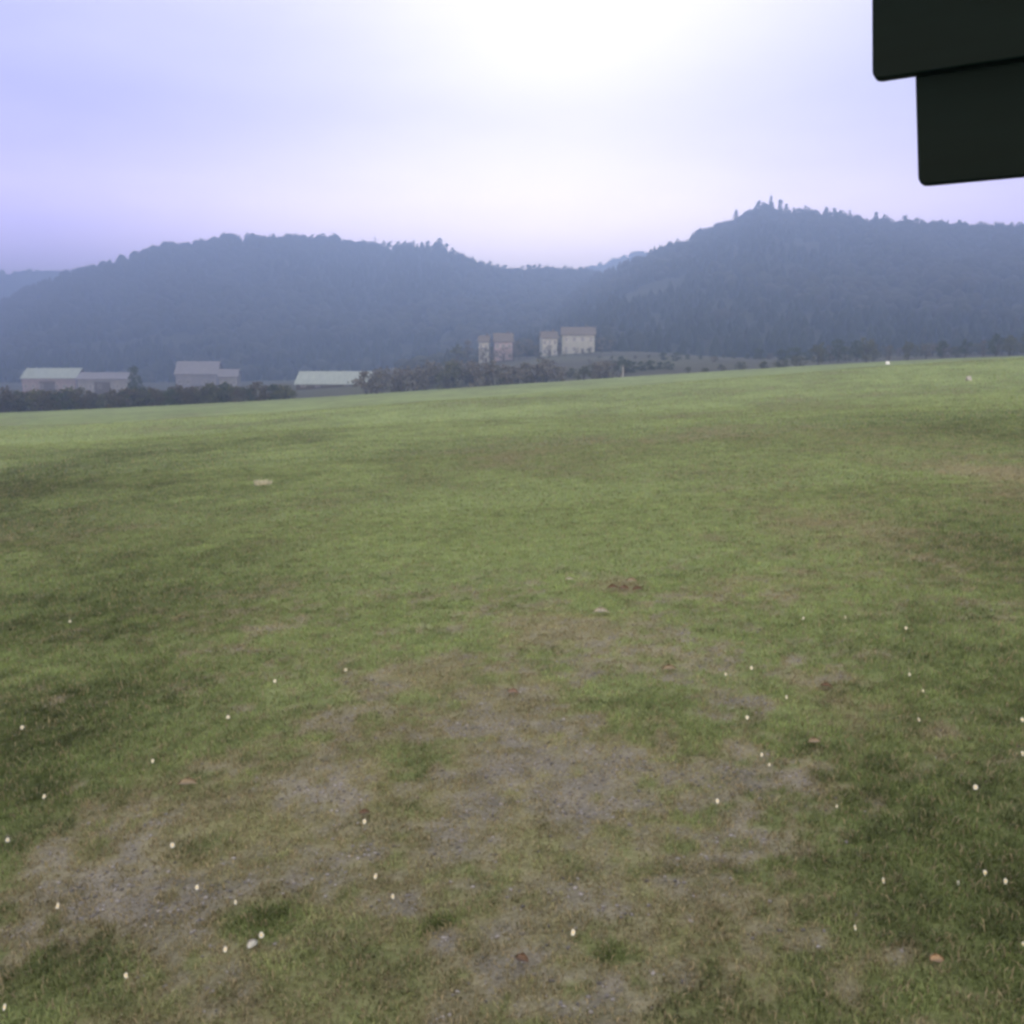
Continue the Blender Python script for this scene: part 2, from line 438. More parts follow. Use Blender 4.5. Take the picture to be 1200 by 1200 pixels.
# ------------------------------------------------------------------ single trees and bushes
def tube(vs, fs, p0, p1, r0, r1, n=6):
    p0, p1 = Vector(p0), Vector(p1); d = (p1-p0).normalized()
    a = d.orthogonal().normalized(); b = d.cross(a); o = len(vs)
    for p, r in ((p0, r0), (p1, r1)):
        for j in range(n):
            t = 2*math.pi*j/n; vs.append(p + (a*math.cos(t)+b*math.sin(t))*r)
    for j in range(n): fs.append((o+j, o+(j+1) % n, o+n+(j+1) % n, o+n+j))
def leaf_cloud(rng, n, shape, size, c1, c2):
    """n small randomly turned quads; shape(rng, n) gives positions"""
    P = shape(rng, n)
    a = rng.normal(size=(n, 3)); a /= np.linalg.norm(a, axis=1)[:, None]
    b = np.cross(a, rng.normal(size=(n, 3))); b /= np.linalg.norm(b, axis=1)[:, None]
    s = size*(0.6+0.8*rng.random(n))[:, None]
    V = np.stack([P-a*s-b*s*0.6, P+a*s-b*s*0.7, P+a*s*0.8+b*s*0.7, P-a*s*0.8+b*s*0.6], 1).reshape(-1, 3)
    F = np.arange(4*n).reshape(n, 4)
    t = rng.random(n)[:, None]
    c = np.array(c1)*(1-t)+np.array(c2)*t
    return V, F, np.repeat(c, 4, 0)
def clumped(rx, ry, z0, z1, nclump, cr):
    def f(rng, n):
        a = rng.random(nclump)*6.28; r = np.sqrt(rng.random(nclump)); zz = rng.random(nclump)
        wid = np.sqrt(np.clip(1-((zz-0.45)/0.62)**2, 0.05, 1))
        ctr = np.stack([np.cos(a)*r*rx*wid, np.sin(a)*r*ry*wid, z0+(z1-z0)*zz], 1)
        k = rng.integers(0, nclump, n)
        return ctr[k] + rng.normal(size=(n, 3))*cr
    return f
def cone_shape(r, z0, z1):
    def f(rng, n):
        t = rng.random(n)**1.35; a = rng.random(n)*6.28
        tier = 0.62 + 0.38*np.cos(t*9*6.28)
        q = r*(1-t)*(0.35+0.65*np.sqrt(rng.random(n)))*tier + 0.08*r
        return np.stack([np.cos(a)*q, np.sin(a)*q, z0+(z1-z0)*t], 1)
    return f
BROWN_TWIG = ((0.050, 0.042, 0.030), (0.080, 0.066, 0.048))
GREY_TWIG = ((0.085, 0.074, 0.058), (0.130, 0.115, 0.092))
DARK_LEAF = ((0.030, 0.042, 0.022), (0.060, 0.074, 0.036))
OLIVE = ((0.060, 0.066, 0.034), (0.095, 0.094, 0.050))
def tree_meshes(kind, seed):
    """unit-high tree: returns (trunk mesh, crown mesh)"""
    rng = np.random.default_rng(seed); vs, fs = [], []
    if kind == 'conifer':
        tube(vs, fs, (0, 0, -0.03), (0, 0, 0.95), 0.022, 0.004)
        V, F, c = leaf_cloud(rng, 420, cone_shape(0.21, 0.10, 1.0), 0.034, *DARK_LEAF)
    elif kind.startswith('scrub'):
        for k in range(6):
            a = rng.random()*6.28; l = 0.12+0.2*rng.random()
            tube(vs, fs, (0.05*math.cos(a), 0.05*math.sin(a), -0.05), (math.cos(a)*l, math.sin(a)*l, 0.5+0.4*rng.random()), 0.02, 0.006, 5)
        V, F, c = leaf_cloud(rng, 620, clumped(0.40, 0.40, 0.03, 0.90, 18, 0.07), 0.035, *{'scrub_grey': GREY_TWIG, 'scrub_brown': BROWN_TWIG, 'scrub_dark': DARK_LEAF, 'scrub_olive': OLIVE}[kind])
    else:
        lean = rng.normal(size=2)*0.03
        tube(vs, fs, (0, 0, -0.03), (lean[0], lean[1], 0.38), 0.030, 0.020)
        tube(vs, fs, (lean[0], lean[1], 0.38), (lean[0]*2, lean[1]*2, 0.82), 0.020, 0.005)
        for k in range(7):
            a = rng.random()*6.28; z = 0.26+0.4*rng.random(); l = 0.16+0.16*rng.random()
            tube(vs, fs, (lean[0], lean[1], z), (math.cos(a)*l, math.sin(a)*l, z+0.12+0.16*rng.random()), 0.013, 0.004, 5)
        tone = {'bare': GREY_TWIG, 'broad': OLIVE, 'dark': DARK_LEAF}[kind]
        n, sz = (430, 0.020) if kind == 'bare' else (620, 0.030)
        V, F, c = leaf_cloud(rng, n, clumped(0.27, 0.27, 0.24, 0.95, 16, 0.05), sz, *tone)
    tm = bpy.data.meshes.new('trunk'); tm.from_pydata([tuple(v) for v in vs], [], fs); tm.update(); tm.materials.append(M_BARK)
    cm = uniform_mesh('crown', V, F, col=c); cm.materials.append(M_LEAF)
    return tm, cm
TREES = {k: [tree_meshes(k, 500+17*i+j) for j in range(3)] for i, k in enumerate(('conifer', 'broad', 'dark', 'bare', 'scrub_grey', 'scrub_dark', 'scrub_olive', 'scrub_brown'))}
def tree(name, kind, x, y, z, h, label, cat, group, wide=1.0):
    r = empty(name, (x, y, z), random.random()*6.28)
    r.scale = (h*wide, h*wide, h)
    tag(r, label, cat, group)
    tm, cm = random.choice(TREES[kind])
    for nm, me in (('trunk', tm), ('crown', cm)):
        o = bpy.data.objects.new(nm, me); C.objects.link(o); o.parent = r
    return r
# far trees on the crests: one mesh each
def far_tree_mesh(kind, seed):
    rng = np.random.default_rng(seed); vs, fs = [], []
    tube(vs, fs, (0, 0, -0.15), (0, 0, 0.9), 0.03, 0.008, 5)
    if kind == 'conifer': V, F, c = leaf_cloud(rng, 150, cone_shape(0.20, 0.12, 1.0), 0.05, *DARK_LEAF)
    else: V, F, c = leaf_cloud(rng, 190, clumped(0.32, 0.32, 0.25, 0.93, 10, 0.07), 0.055, *DARK_LEAF)
    n0 = len(vs); verts = np.concatenate([np.array([v[:] for v in vs]), V]); F = np.concatenate([np.array(fs), F+n0])
    col = np.concatenate([np.tile((0.05, 0.045, 0.04), (n0, 1)), c])
    me = uniform_mesh('far_tree', verts, F, col=col); me.materials.append(M_LEAF); return me
FARM = {k: [far_tree_mesh(k, 700+i*31+j) for j in range(4)] for i, k in enumerate(('conifer', 'broad'))}
def crest(S, ridge, xp, Yoff):
    """point on the crest of a hill seen at pixel column xp"""
    top = S[[r for r in range(S.shape[0])]]
    row = Yoff
    P = S[row]; px = 600 + P[:, 0]/P[:, 1]*FPX*math.cos(PITCH)   # near enough for the column
    k = np.argsort(px)
    return np.array([np.interp(xp, px[k], P[k, i]) for i in range(3)])
def crest_tree(S, xp, kind, h_px, label, group, row=45, wide=1.0):
    P = S[row]
    d = np.array([(p[0]/(p[1]*math.cos(PITCH) - (p[2]-CAM_H)*math.sin(PITCH))) for p in P])*FPX + 600
    p = np.array([np.interp(xp, d, P[:, i]) for i in range(3)])
    h = h_px*p[1]/FPX
    nm = 'conifer_tree' if kind == 'conifer' else 'leafy_tree'
    o = bpy.data.objects.new(nm, random.choice(FARM[kind])); C.objects.link(o)
    o.location = (p[0], p[1], p[2]-1.0); o.scale = (h*wide, h*wide, h); o.rotation_euler = (0, 0, random.random()*6.28)
    tag(o, label, 'tree', group)
# right hill crest: spires and clumps read from the photograph (column, height in px)
crest_tree(S_RIGHT, 903, 'conifer', 20, 'tallest thin conifer spire on the peak of the right hill', 'trees on the right hill crest', wide=1.33)
crest_tree(S_RIGHT, 914, 'conifer', 18, 'stout conifer just right of the tallest spire on the right peak', 'trees on the right hill crest', wide=1.90)
crest_tree(S_RIGHT, 921, 'conifer', 16, 'narrow conifer closing the right end of the spires on the peak', 'trees on the right hill crest', wide=1.52)
crest_tree(S_RIGHT, 862, 'conifer', 17, 'lone small conifer on the left shoulder below the right peak', 'trees on the right hill crest', wide=1.52)
for xp, h in ((886, 12), (890, 14), (895, 13)):
    crest_tree(S_RIGHT, xp, 'broad', h, 'rounded tree on the left corner of the right hill peak', 'trees on the right hill crest')
for xp, h in ((930, 12), (936, 13), (942, 15), (949, 13), (955, 12)):
    crest_tree(S_RIGHT, xp, 'broad', h, 'rounded tree in the low clump just right of the peak spires', 'trees on the right hill crest')
crest_tree(S_RIGHT, 968, 'conifer', 15, 'slim conifer leaning clear of the clump right of the peak', 'trees on the right hill crest', wide=1.52)
crest_tree(S_RIGHT, 977, 'conifer', 15, 'left tree of the arched pair on the right hill crest', 'trees on the right hill crest', wide=2.28)
crest_tree(S_RIGHT, 984, 'broad', 14, 'right tree of the arched pair on the right hill crest', 'trees on the right hill crest', wide=1.71)
crest_tree(S_RIGHT, 995, 'conifer', 15, 'short conifer right of the arched pair on the right crest', 'trees on the right hill crest')
crest_tree(S_RIGHT, 1026, 'conifer', 16, 'isolated conifer standing tall midway along the right crest', 'trees on the right hill crest', wide=1.71)
for xp, h in ((1034, 14), (1042, 12), (1058, 15), (1061, 15), (1074, 14), (1080, 12), (1094, 11), (1102, 12), (1110, 12), (1122, 12), (1130, 11), (1148, 13), (1154, 12), (1168, 12), (1173, 13), (1184, 13), (1194, 13)):
    crest_tree(S_RIGHT, xp, 'broad' if xp not in (1061, 1110, 1130) else 'conifer', h, 'small dark tree on the falling right end of the right crest', 'trees on the right end of the crest')
for xp, h in ((262, 9), (275, 9), (289, 10), (304, 9), (320, 10), (335, 10), (349, 11), (366, 11), (379, 11), (393, 13), (398, 11)):
    crest_tree(S_LEFT, xp, 'broad', h, 'small tree on the flat highest stretch of the left hill crest', 'trees on the left hill crest')
for xp, h in ((412, 9), (420, 9), (427, 12), (434, 10), (440, 13), (449, 10), (457, 11), (466, 10), (474, 10), (481, 11), (485, 12), (494, 10), (503, 12), (509, 11)):
    crest_tree(S_LEFT, xp, 'broad' if xp not in (440, 485) else 'conifer', h, 'small tree on the lower step of the left hill crest', 'trees on the lower left hill crest')
crest_tree(S_LEFT, 515, 'conifer', 17, 'taller dark tree at the brink where the left crest starts falling', 'trees on the lower left hill crest', wide=2.47)
for xp, h in ((522, 12), (530, 11), (537, 11), (546, 10), (555, 10), (565, 11), (573, 13), (583, 12), (591, 12)):
    crest_tree(S_LEFT, xp, 'broad', h, 'small dark tree on the slope falling from the left crest to the dip', 'trees on the falling left crest')
for xp, h in ((611, 13), (618, 14), (625, 13), (631, 14), (641, 13), (648, 11), (662, 12), (669, 12), (680, 13), (688, 12), (694, 10)):
    crest_tree(S_LEFT, xp, 'broad', h, 'small tree on the saddle between the two hills', 'trees on the saddle between the hills')

# bushes and trees beyond the edge of the field
def place(px, Y, dz=0.0):
    x = (px-600)/FPX*Y*math.cos(PITCH) if False else at(px, 440, Y).x
    return x, Y, gz(x, Y)+dz
rr = random.Random(3)
def bush(kind, px, Y, toppy, label, group, wide=1.5, name='bush', cat='bush'):
    x, y, z = place(px, Y)
    h = max(1.2, at(px, toppy, Y).z - z)
    tree(name, kind, x, y, z-0.05*h, h*1.08, label, cat, group, wide=wide*min(1.0, 3.5/h+0.45))
px = -70
while px < 345:       # dark hedge on the left
    top = np.interp(px, [-70, 0, 60, 150, 250, 345], [456, 457, 459, 458, 452, 450]) + rr.uniform(-4, 4)
    bush(rr.choice(['scrub_dark', 'scrub_brown', 'scrub_brown', 'scrub_brown', 'scrub_olive']), px, 208+rr.uniform(-5, 9), top, 'dark bush in the hedge along the left end of the field edge', 'bushes in the left hedge', 1.35)
    px += rr.uniform(5, 9)
px = 432
while px < 720:       # grey scrub in the middle
    top = np.interp(px, [432, 520, 620, 720], [437, 428, 426, 427]) + rr.uniform(-6, 5)
    bush(rr.choice(['scrub_grey', 'scrub_grey', 'scrub_olive']), px, 240+rr.uniform(-10, 30), top, 'grey brown scrub bush behind the middle of the field edge', 'scrub behind the middle of the field edge', 1.3)
    px += rr.uniform(9, 15)
for px, top in ((722, 423), (733, 421), (742, 424), (752, 423), (762, 422), (773, 424), (784, 423)):
    bush('scrub_dark', px, 262+rr.uniform(-4, 4), top, 'dark green bush in the short row behind the pale post', 'dark bush row behind the pale post', 1.5)
for px, top in ((806, 430), (826, 431), (846, 427), (868, 424), (893, 423), (915, 420), (935, 417)):
    bush('scrub_olive', px, 236+rr.uniform(-6, 16), top, 'low bush behind the field edge right of the dark row', 'low bushes behind the right field edge', 1.5)
for px, top in ((958, 402), (972, 405), (981, 398), (1002, 399), (1014, 396), (1022, 404), (1040, 405), (1062, 401), (1083, 405), (1102, 400), (1128, 398), (1150, 399), (1164, 392), (1180, 394), (1200, 388), (1225, 388)):
    bush(rr.choice(['dark', 'bare', 'broad']), px, 262+rr.uniform(-6, 24), top, 'hazy tree rising behind the crest at the right of the field', 'trees behind the right field crest', 1.0, name='leafy_tree', cat='tree')
px = 690
while px < 1235:      # denser growth at the foot of the right hill
    bush(rr.choice(['scrub_dark', 'scrub_olive', 'scrub_grey']), px, 318+rr.uniform(-25, 45), np.interp(px, [690, 800, 950, 1235], [419, 414, 409, 398])+rr.uniform(-4, 4), 'bush in the hazy thicket at the foot of the right hill', 'thicket at the foot of the right hill', 1.5)
    px += rr.uniform(11, 17)
bush('dark', 157, 330, 430, 'single dark tree beside the right end of the long pale sheds', None, 1.0, name='leafy_tree', cat='tree')
for px, Y, top in ((536, 392, 404), (550, 396, 400), (608, 400, 400), (618, 402, 398), (628, 398, 405), (704, 400, 396), (716, 398, 399), (655, 385, 405), (590, 384, 407), (567, 382, 408), (675, 384, 408), (643, 384, 405), (690, 386, 408), (580, 380, 411), (662, 380, 411), (632, 380, 412), (602, 380, 410), (684, 379, 412)):
    bush(rr.choice(['bare', 'broad', 'bare']), px, Y, top, 'hazy tree among the pale houses at the foot of the hills', 'trees among the pale houses', 1.3, name='leafy_tree', cat='tree')

# ------------------------------------------------------------------ buildings in the valley
M_WHITE = noisy_mat('white_render', (0.15, 0.145, 0.15), (0.20, 0.19, 0.195), 0.6)
M_PINK = noisy_mat('pink_render', (0.17, 0.135, 0.145), (0.22, 0.175, 0.18), 0.6)
M_ROSE = noisy_mat('rose_render', (0.28, 0.215, 0.225), (0.34, 0.27, 0.28), 0.6)
M_CREAM = noisy_mat('cream_render', (0.29, 0.29, 0.25), (0.35, 0.345, 0.31), 0.6)
M_TILE = noisy_mat('roof_tile', (0.10, 0.085, 0.075), (0.145, 0.12, 0.105), 1.2, bump=0.3)
M_GREYROOF = noisy_mat('grey_roof', (0.14, 0.135, 0.155), (0.19, 0.18, 0.21), 0.8)
M_PALEROOF = noisy_mat('pale_sheet_roof', (0.19, 0.22, 0.20), (0.27, 0.30, 0.28), 0.5, 0.5, stretch=(3, .3, 1))
M_DARKWOOD = noisy_mat('dark_boards', (0.045, 0.036, 0.03), (0.085, 0.066, 0.055), 2, stretch=(6, 6, .6))
M_REDWOOD = noisy_mat('red_boards', (0.20, 0.075, 0.055), (0.28, 0.11, 0.085), 2, stretch=(6, 6, .6))
M_GLASS = noisy_mat('window_glass', (0.10, 0.10, 0.11), (0.14, 0.14, 0.15), 0.8, 0.15, 0.5)
M_TRIM = noisy_mat('window_trim', (0.30, 0.29, 0.28), (0.36, 0.35, 0.34), 2)
def add_box(bm, x0, x1, y0, y1, z0, z1):
    vs = [bm.verts.new(p) for p in ((x0,y0,z0),(x1,y0,z0),(x1,y1,z0),(x0,y1,z0),(x0,y0,z1),(x1,y0,z1),(x1,y1,z1),(x0,y1,z1))]
    for f in ((0,3,2,1),(4,5,6,7),(0,1,5,4),(1,2,6,5),(2,3,7,6),(3,0,4,7)): bm.faces.new([vs[i] for i in f])
def box_obj(name, mat, parent, *dims):
    bm = bmesh.new()
    for d in (dims if isinstance(dims[0], tuple) else (dims,)): add_box(bm, *d)
    return link_mesh(name, from_bm(name, bm), mat, parent)
def gable(bm, w, d, z0, h, rh):
    """walls with two gable ends, ridge along x"""
    a, b = w/2, d/2
    P = [(-a,-b,z0),(a,-b,z0),(a,b,z0),(-a,b,z0),(-a,-b,h),(a,-b,h),(a,b,h),(-a,b,h),(-a,0,h+rh),(a,0,h+rh)]
    v = [bm.verts.new(p) for p in P]
    for f in ((0,1,5,4),(2,3,7,6),(1,2,6,9,5),(3,0,4,8,7),(4,5,9,8),(6,7,8,9),(0,3,2,1)): bm.faces.new([v[i] for i in f])
def roof_mesh(w, d, h, rh, ov=0.6, th=0.25):
    bm = bmesh.new(); a = w/2+ov; b = d/2+ov; k = rh/(d/2); e = h-ov*k
    for s in (-1, 1):
        P = [(-a, s*b, e+0.05), (a, s*b, e+0.05), (a, 0, h+rh+0.05), (-a, 0, h+rh+0.05)]
        lo = [bm.verts.new(p) for p in P]; hi = [bm.verts.new((p[0], p[1], p[2]+th)) for p in P]
        for q in (lo[::-1], hi): bm.faces.new(q)
        for i in range(4): bm.faces.new((lo[i], lo[(i+1) % 4], hi[(i+1) % 4], hi[i]))
    bmesh.ops.recalc_face_normals(bm, faces=bm.faces[:])
    return from_bm('roof', bm)
def house(name, label, cat, px0, px1, eave_py, ridge_py, Y, depth, mw, mr, rot=0.0, wins=(4, 2), chimney=True, group=None, door='door', gap_dark=False):
    x0, x1 = at(px0, 430, Y).x, at(px1, 430, Y).x
    w = (x1-x0)/math.cos(rot); cx = (x0+x1)/2; cy = Y+depth/2
    z0 = min(gz(x0, Y), gz(x1, Y), gz(cx, Y+depth))
    zg = gz(cx, Y)-z0
    h = at(600, eave_py, Y).z - z0
    rh = max(0.8, at(600, ridge_py, Y+depth/2).z - z0 - h)
    r = empty(name, (cx, cy, z0), rot); tag(r, label, cat, group)
    bm = bmesh.new(); gable(bm, w, depth, -1.0, h, rh)
    link_mesh('wall', from_bm('wall', bm), mw, r)
    rf = link_mesh('roof', roof_mesh(w, depth, h, rh), mr, r)
    if chimney:
        box_obj('chimney', M_TILE, rf, w*.22, w*.22+.8, -.4, .4, h+rh*.5, h+rh+1.2)
    nx, nz = wins
    fy = -depth/2
    for i in range(nx):
        for j in range(nz):
            xc = -w/2 + w*(i+0.5)/nx; zc = zg + (h-zg)*(j+0.5)/nz
            if door and j == 0 and i == nx//2: continue
            ww, wh = min(1.3, w/nx*.5), min(1.5, (h-zg)/nz*.55)
            f = box_obj('window', M_TRIM, r, (xc-ww/2-.12, xc-ww/2, fy-.09, fy+.02, zc-wh/2, zc+wh/2), (xc+ww/2, xc+ww/2+.12, fy-.09, fy+.02, zc-wh/2, zc+wh/2),
                        (xc-ww/2-.12, xc+ww/2+.12, fy-.09, fy+.02, zc+wh/2, zc+wh/2+.12), (xc-ww/2-.2, xc+ww/2+.2, fy-.16, fy+.02, zc-wh/2-.12, zc-wh/2))
            box_obj('pane', M_GLASS, f, xc-ww/2, xc+ww/2, fy-.04, fy+.01, zc-wh/2, zc+wh/2)
    if door == 'door':
        xc = -w/2 + w*(nx//2+0.5)/nx
        box_obj('door', M_DARKWOOD, r, xc-.55, xc+.55, fy-.05, fy+.02, zg, zg+2.15)
    elif door == 'bay':
        dd = box_obj('door', M_DARKWOOD, r, -w*.18, w*.12, fy-.06, fy+.02, zg, zg+(h-zg)*.8)
    return r
VG = 'pale buildings in the valley'
house('long_shed', 'long pale shed with greenish roof at the far left edge', 'shed', 24, 86, 443, 432, 425, 14, M_PINK, M_PALEROOF, .04, (7, 1), False, VG, 'bay')
house('long_shed', 'lavender grey shed joined on right of the far left shed', 'shed', 89, 151, 444, 437, 418, 12, M_WHITE, M_GREYROOF, .02, (6, 1), False, VG, 'bay')
house('house', 'pale house with broad lavender roof between left sheds and barn', 'house', 204, 251, 438, 424, 440, 14, M_GREYROOF, M_GREYROOF, .10, (5, 1), False, VG)
house('house', 'small white annexe right of the broad lavender roofed house', 'house', 255, 276, 441, 433, 430, 8, M_WHITE, M_GREYROOF, .1, (3, 1), False, VG)
house('house', 'narrow white house leftmost of the hillside houses', 'house', 562, 573, 400, 394, 400, 6, M_CREAM, M_TILE, -.1, (2, 2), True, VG)
house('house', 'pinkish house just right of the narrow white one', 'house', 579, 600, 400, 391, 404, 8, M_ROSE, M_TILE, .05, (3, 2), True, VG)
house('house', 'small white house left of the largest hillside house', 'house', 634, 652, 396, 389, 402, 8, M_CREAM, M_TILE, .12, (3, 2), True, VG)
house('house', 'largest cream house under the saddle of the hills', 'house', 659, 697, 392, 384, 404, 9, M_CREAM, M_TILE, -.05, (4, 2), True, VG)
house('barn', 'low barn with wide pale green sheet roof at field edge', 'barn', 346, 431, 450, 436, 300, 16, M_DARKWOOD, M_PALEROOF, .0, (5, 1), False, VG, 'bay')
# ------------------------------------------------------------------ field furniture: pale post and white markers
M_MARK = noisy_mat('white_marker_paint', (0.72, 0.72, 0.70), (0.82, 0.82, 0.80), 6, 0.5)
M_POST = noisy_mat('weathered_post', (0.28, 0.27, 0.25), (0.36, 0.35, 0.33), 5)
def post():
    x, y, z = place(730, 216)
    bm = bmesh.new()
    bmesh.ops.create_cone(bm, cap_ends=True, segments=10, radius1=.16, radius2=.14, depth=2.6, matrix=Matrix.Translation((0, 0, 1.2)))
    bmesh.ops.create_cone(bm, cap_ends=True, segments=10, radius1=.19, radius2=.05, depth=.16, matrix=Matrix.Translation((0, 0, 2.585)))
    o = link_mesh('post', from_bm('post', bm), M_POST, None, (x, y, z))
    tag(o, 'pale slim post at the field edge before the dark bushes', 'post')
post()
def marker(px, py, s, label, paint):
    p = on_ground(px, py+3)
    r = empty('field_marker', p, .4); tag(r, label, 'marker', 'white markers on the field')
    r.scale = (s, s, s)
    bm = bmesh.new()
    w, d, h = .55, .35, .85
    v = [bm.verts.new(q) for q in ((-w,-d,0),(w,-d,0),(w,0,h),(-w,0,h),(-w,-d+.05,0),(w,-d+.05,0),(w,.04,h-.02),(-w,.04,h-.02))]
    for f in ((0,1,2,3),(7,6,5,4),(0,4,5,1),(1,5,6,2),(2,6,7,3),(3,7,4,0)): bm.faces.new([v[i] for i in f])
    link_mesh('front_panel', from_bm('front_panel', bm), paint, r)
    bm = bmesh.new()
    v = [bm.verts.new(q) for q in ((-w,d,0),(w,d,0),(w,.05,h),(-w,.05,h),(-w,d-.05,0),(w,d-.05,0),(w,.045,h-.08),(-w,.045,h-.08))]
    for f in ((3,2,1,0),(4,5,6,7),(1,5,4,0),(2,6,5,1),(3,7,6,2),(0,4,7,3)): bm.faces.new([v[i] for i in f])
    link_mesh('back_panel', from_bm('back_panel', bm), paint, r)
marker(1040, 424, .62, 'bright white marker on the crest at the right of the field', M_MARK)
marker(1135, 443, .42, 'fainter white marker lower on the field near the right edge', M_POST)

# ------------------------------------------------------------------ dark stepped roof beams at upper right
def roof_beams():
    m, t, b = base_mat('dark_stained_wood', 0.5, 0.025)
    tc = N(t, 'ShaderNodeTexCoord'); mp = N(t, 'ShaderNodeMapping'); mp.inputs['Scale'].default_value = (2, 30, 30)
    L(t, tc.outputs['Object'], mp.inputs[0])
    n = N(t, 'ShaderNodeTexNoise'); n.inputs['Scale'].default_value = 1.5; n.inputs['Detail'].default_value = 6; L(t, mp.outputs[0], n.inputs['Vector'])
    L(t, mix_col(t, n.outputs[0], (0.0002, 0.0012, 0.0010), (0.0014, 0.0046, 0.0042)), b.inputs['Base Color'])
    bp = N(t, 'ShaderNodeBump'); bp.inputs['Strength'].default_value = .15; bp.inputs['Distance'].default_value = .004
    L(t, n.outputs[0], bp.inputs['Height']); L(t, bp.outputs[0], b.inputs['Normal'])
    e1 = at(1022, 93, 1.617); e2 = at(1076, 217, 1.60)
    f2 = at(1200, 205.5, 1.0); k = (e2.z-CAM_H)/(f2.z-CAM_H)     # second point of the level lower edge
    u = Vector((f2.x*k-e2.x, f2.y*k-e2.y)).normalized()
    ang = math.atan2(u.y, u.x)
    def local(Y):
        q = at(1076, 217, Y); return -(q.x-e1.x)*u.y+(q.y-e1.y)*u.x
    Ya, Yb = 1.3, 2.2                       # lower board hangs just behind the upper one
    for _ in range(40):
        Ym = (Ya+Yb)/2
        if local(Ym) < .029: Ya = Ym
        else: Yb = Ym
    e2 = at(1076, 217, Ym)
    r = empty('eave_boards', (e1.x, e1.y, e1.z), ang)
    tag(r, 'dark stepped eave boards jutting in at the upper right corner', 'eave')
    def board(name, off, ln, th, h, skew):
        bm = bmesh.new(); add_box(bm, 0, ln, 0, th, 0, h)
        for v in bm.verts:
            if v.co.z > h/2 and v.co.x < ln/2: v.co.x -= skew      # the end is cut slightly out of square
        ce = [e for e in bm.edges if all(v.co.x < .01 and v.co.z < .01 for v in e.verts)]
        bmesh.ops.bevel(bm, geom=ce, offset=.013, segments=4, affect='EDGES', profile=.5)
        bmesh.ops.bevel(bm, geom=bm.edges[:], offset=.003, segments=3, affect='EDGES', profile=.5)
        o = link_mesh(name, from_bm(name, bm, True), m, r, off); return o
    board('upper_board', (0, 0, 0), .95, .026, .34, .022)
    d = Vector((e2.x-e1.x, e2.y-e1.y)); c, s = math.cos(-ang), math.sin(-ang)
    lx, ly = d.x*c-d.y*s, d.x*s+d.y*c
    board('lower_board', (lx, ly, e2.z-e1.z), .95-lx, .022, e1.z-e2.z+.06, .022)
roof_beams()

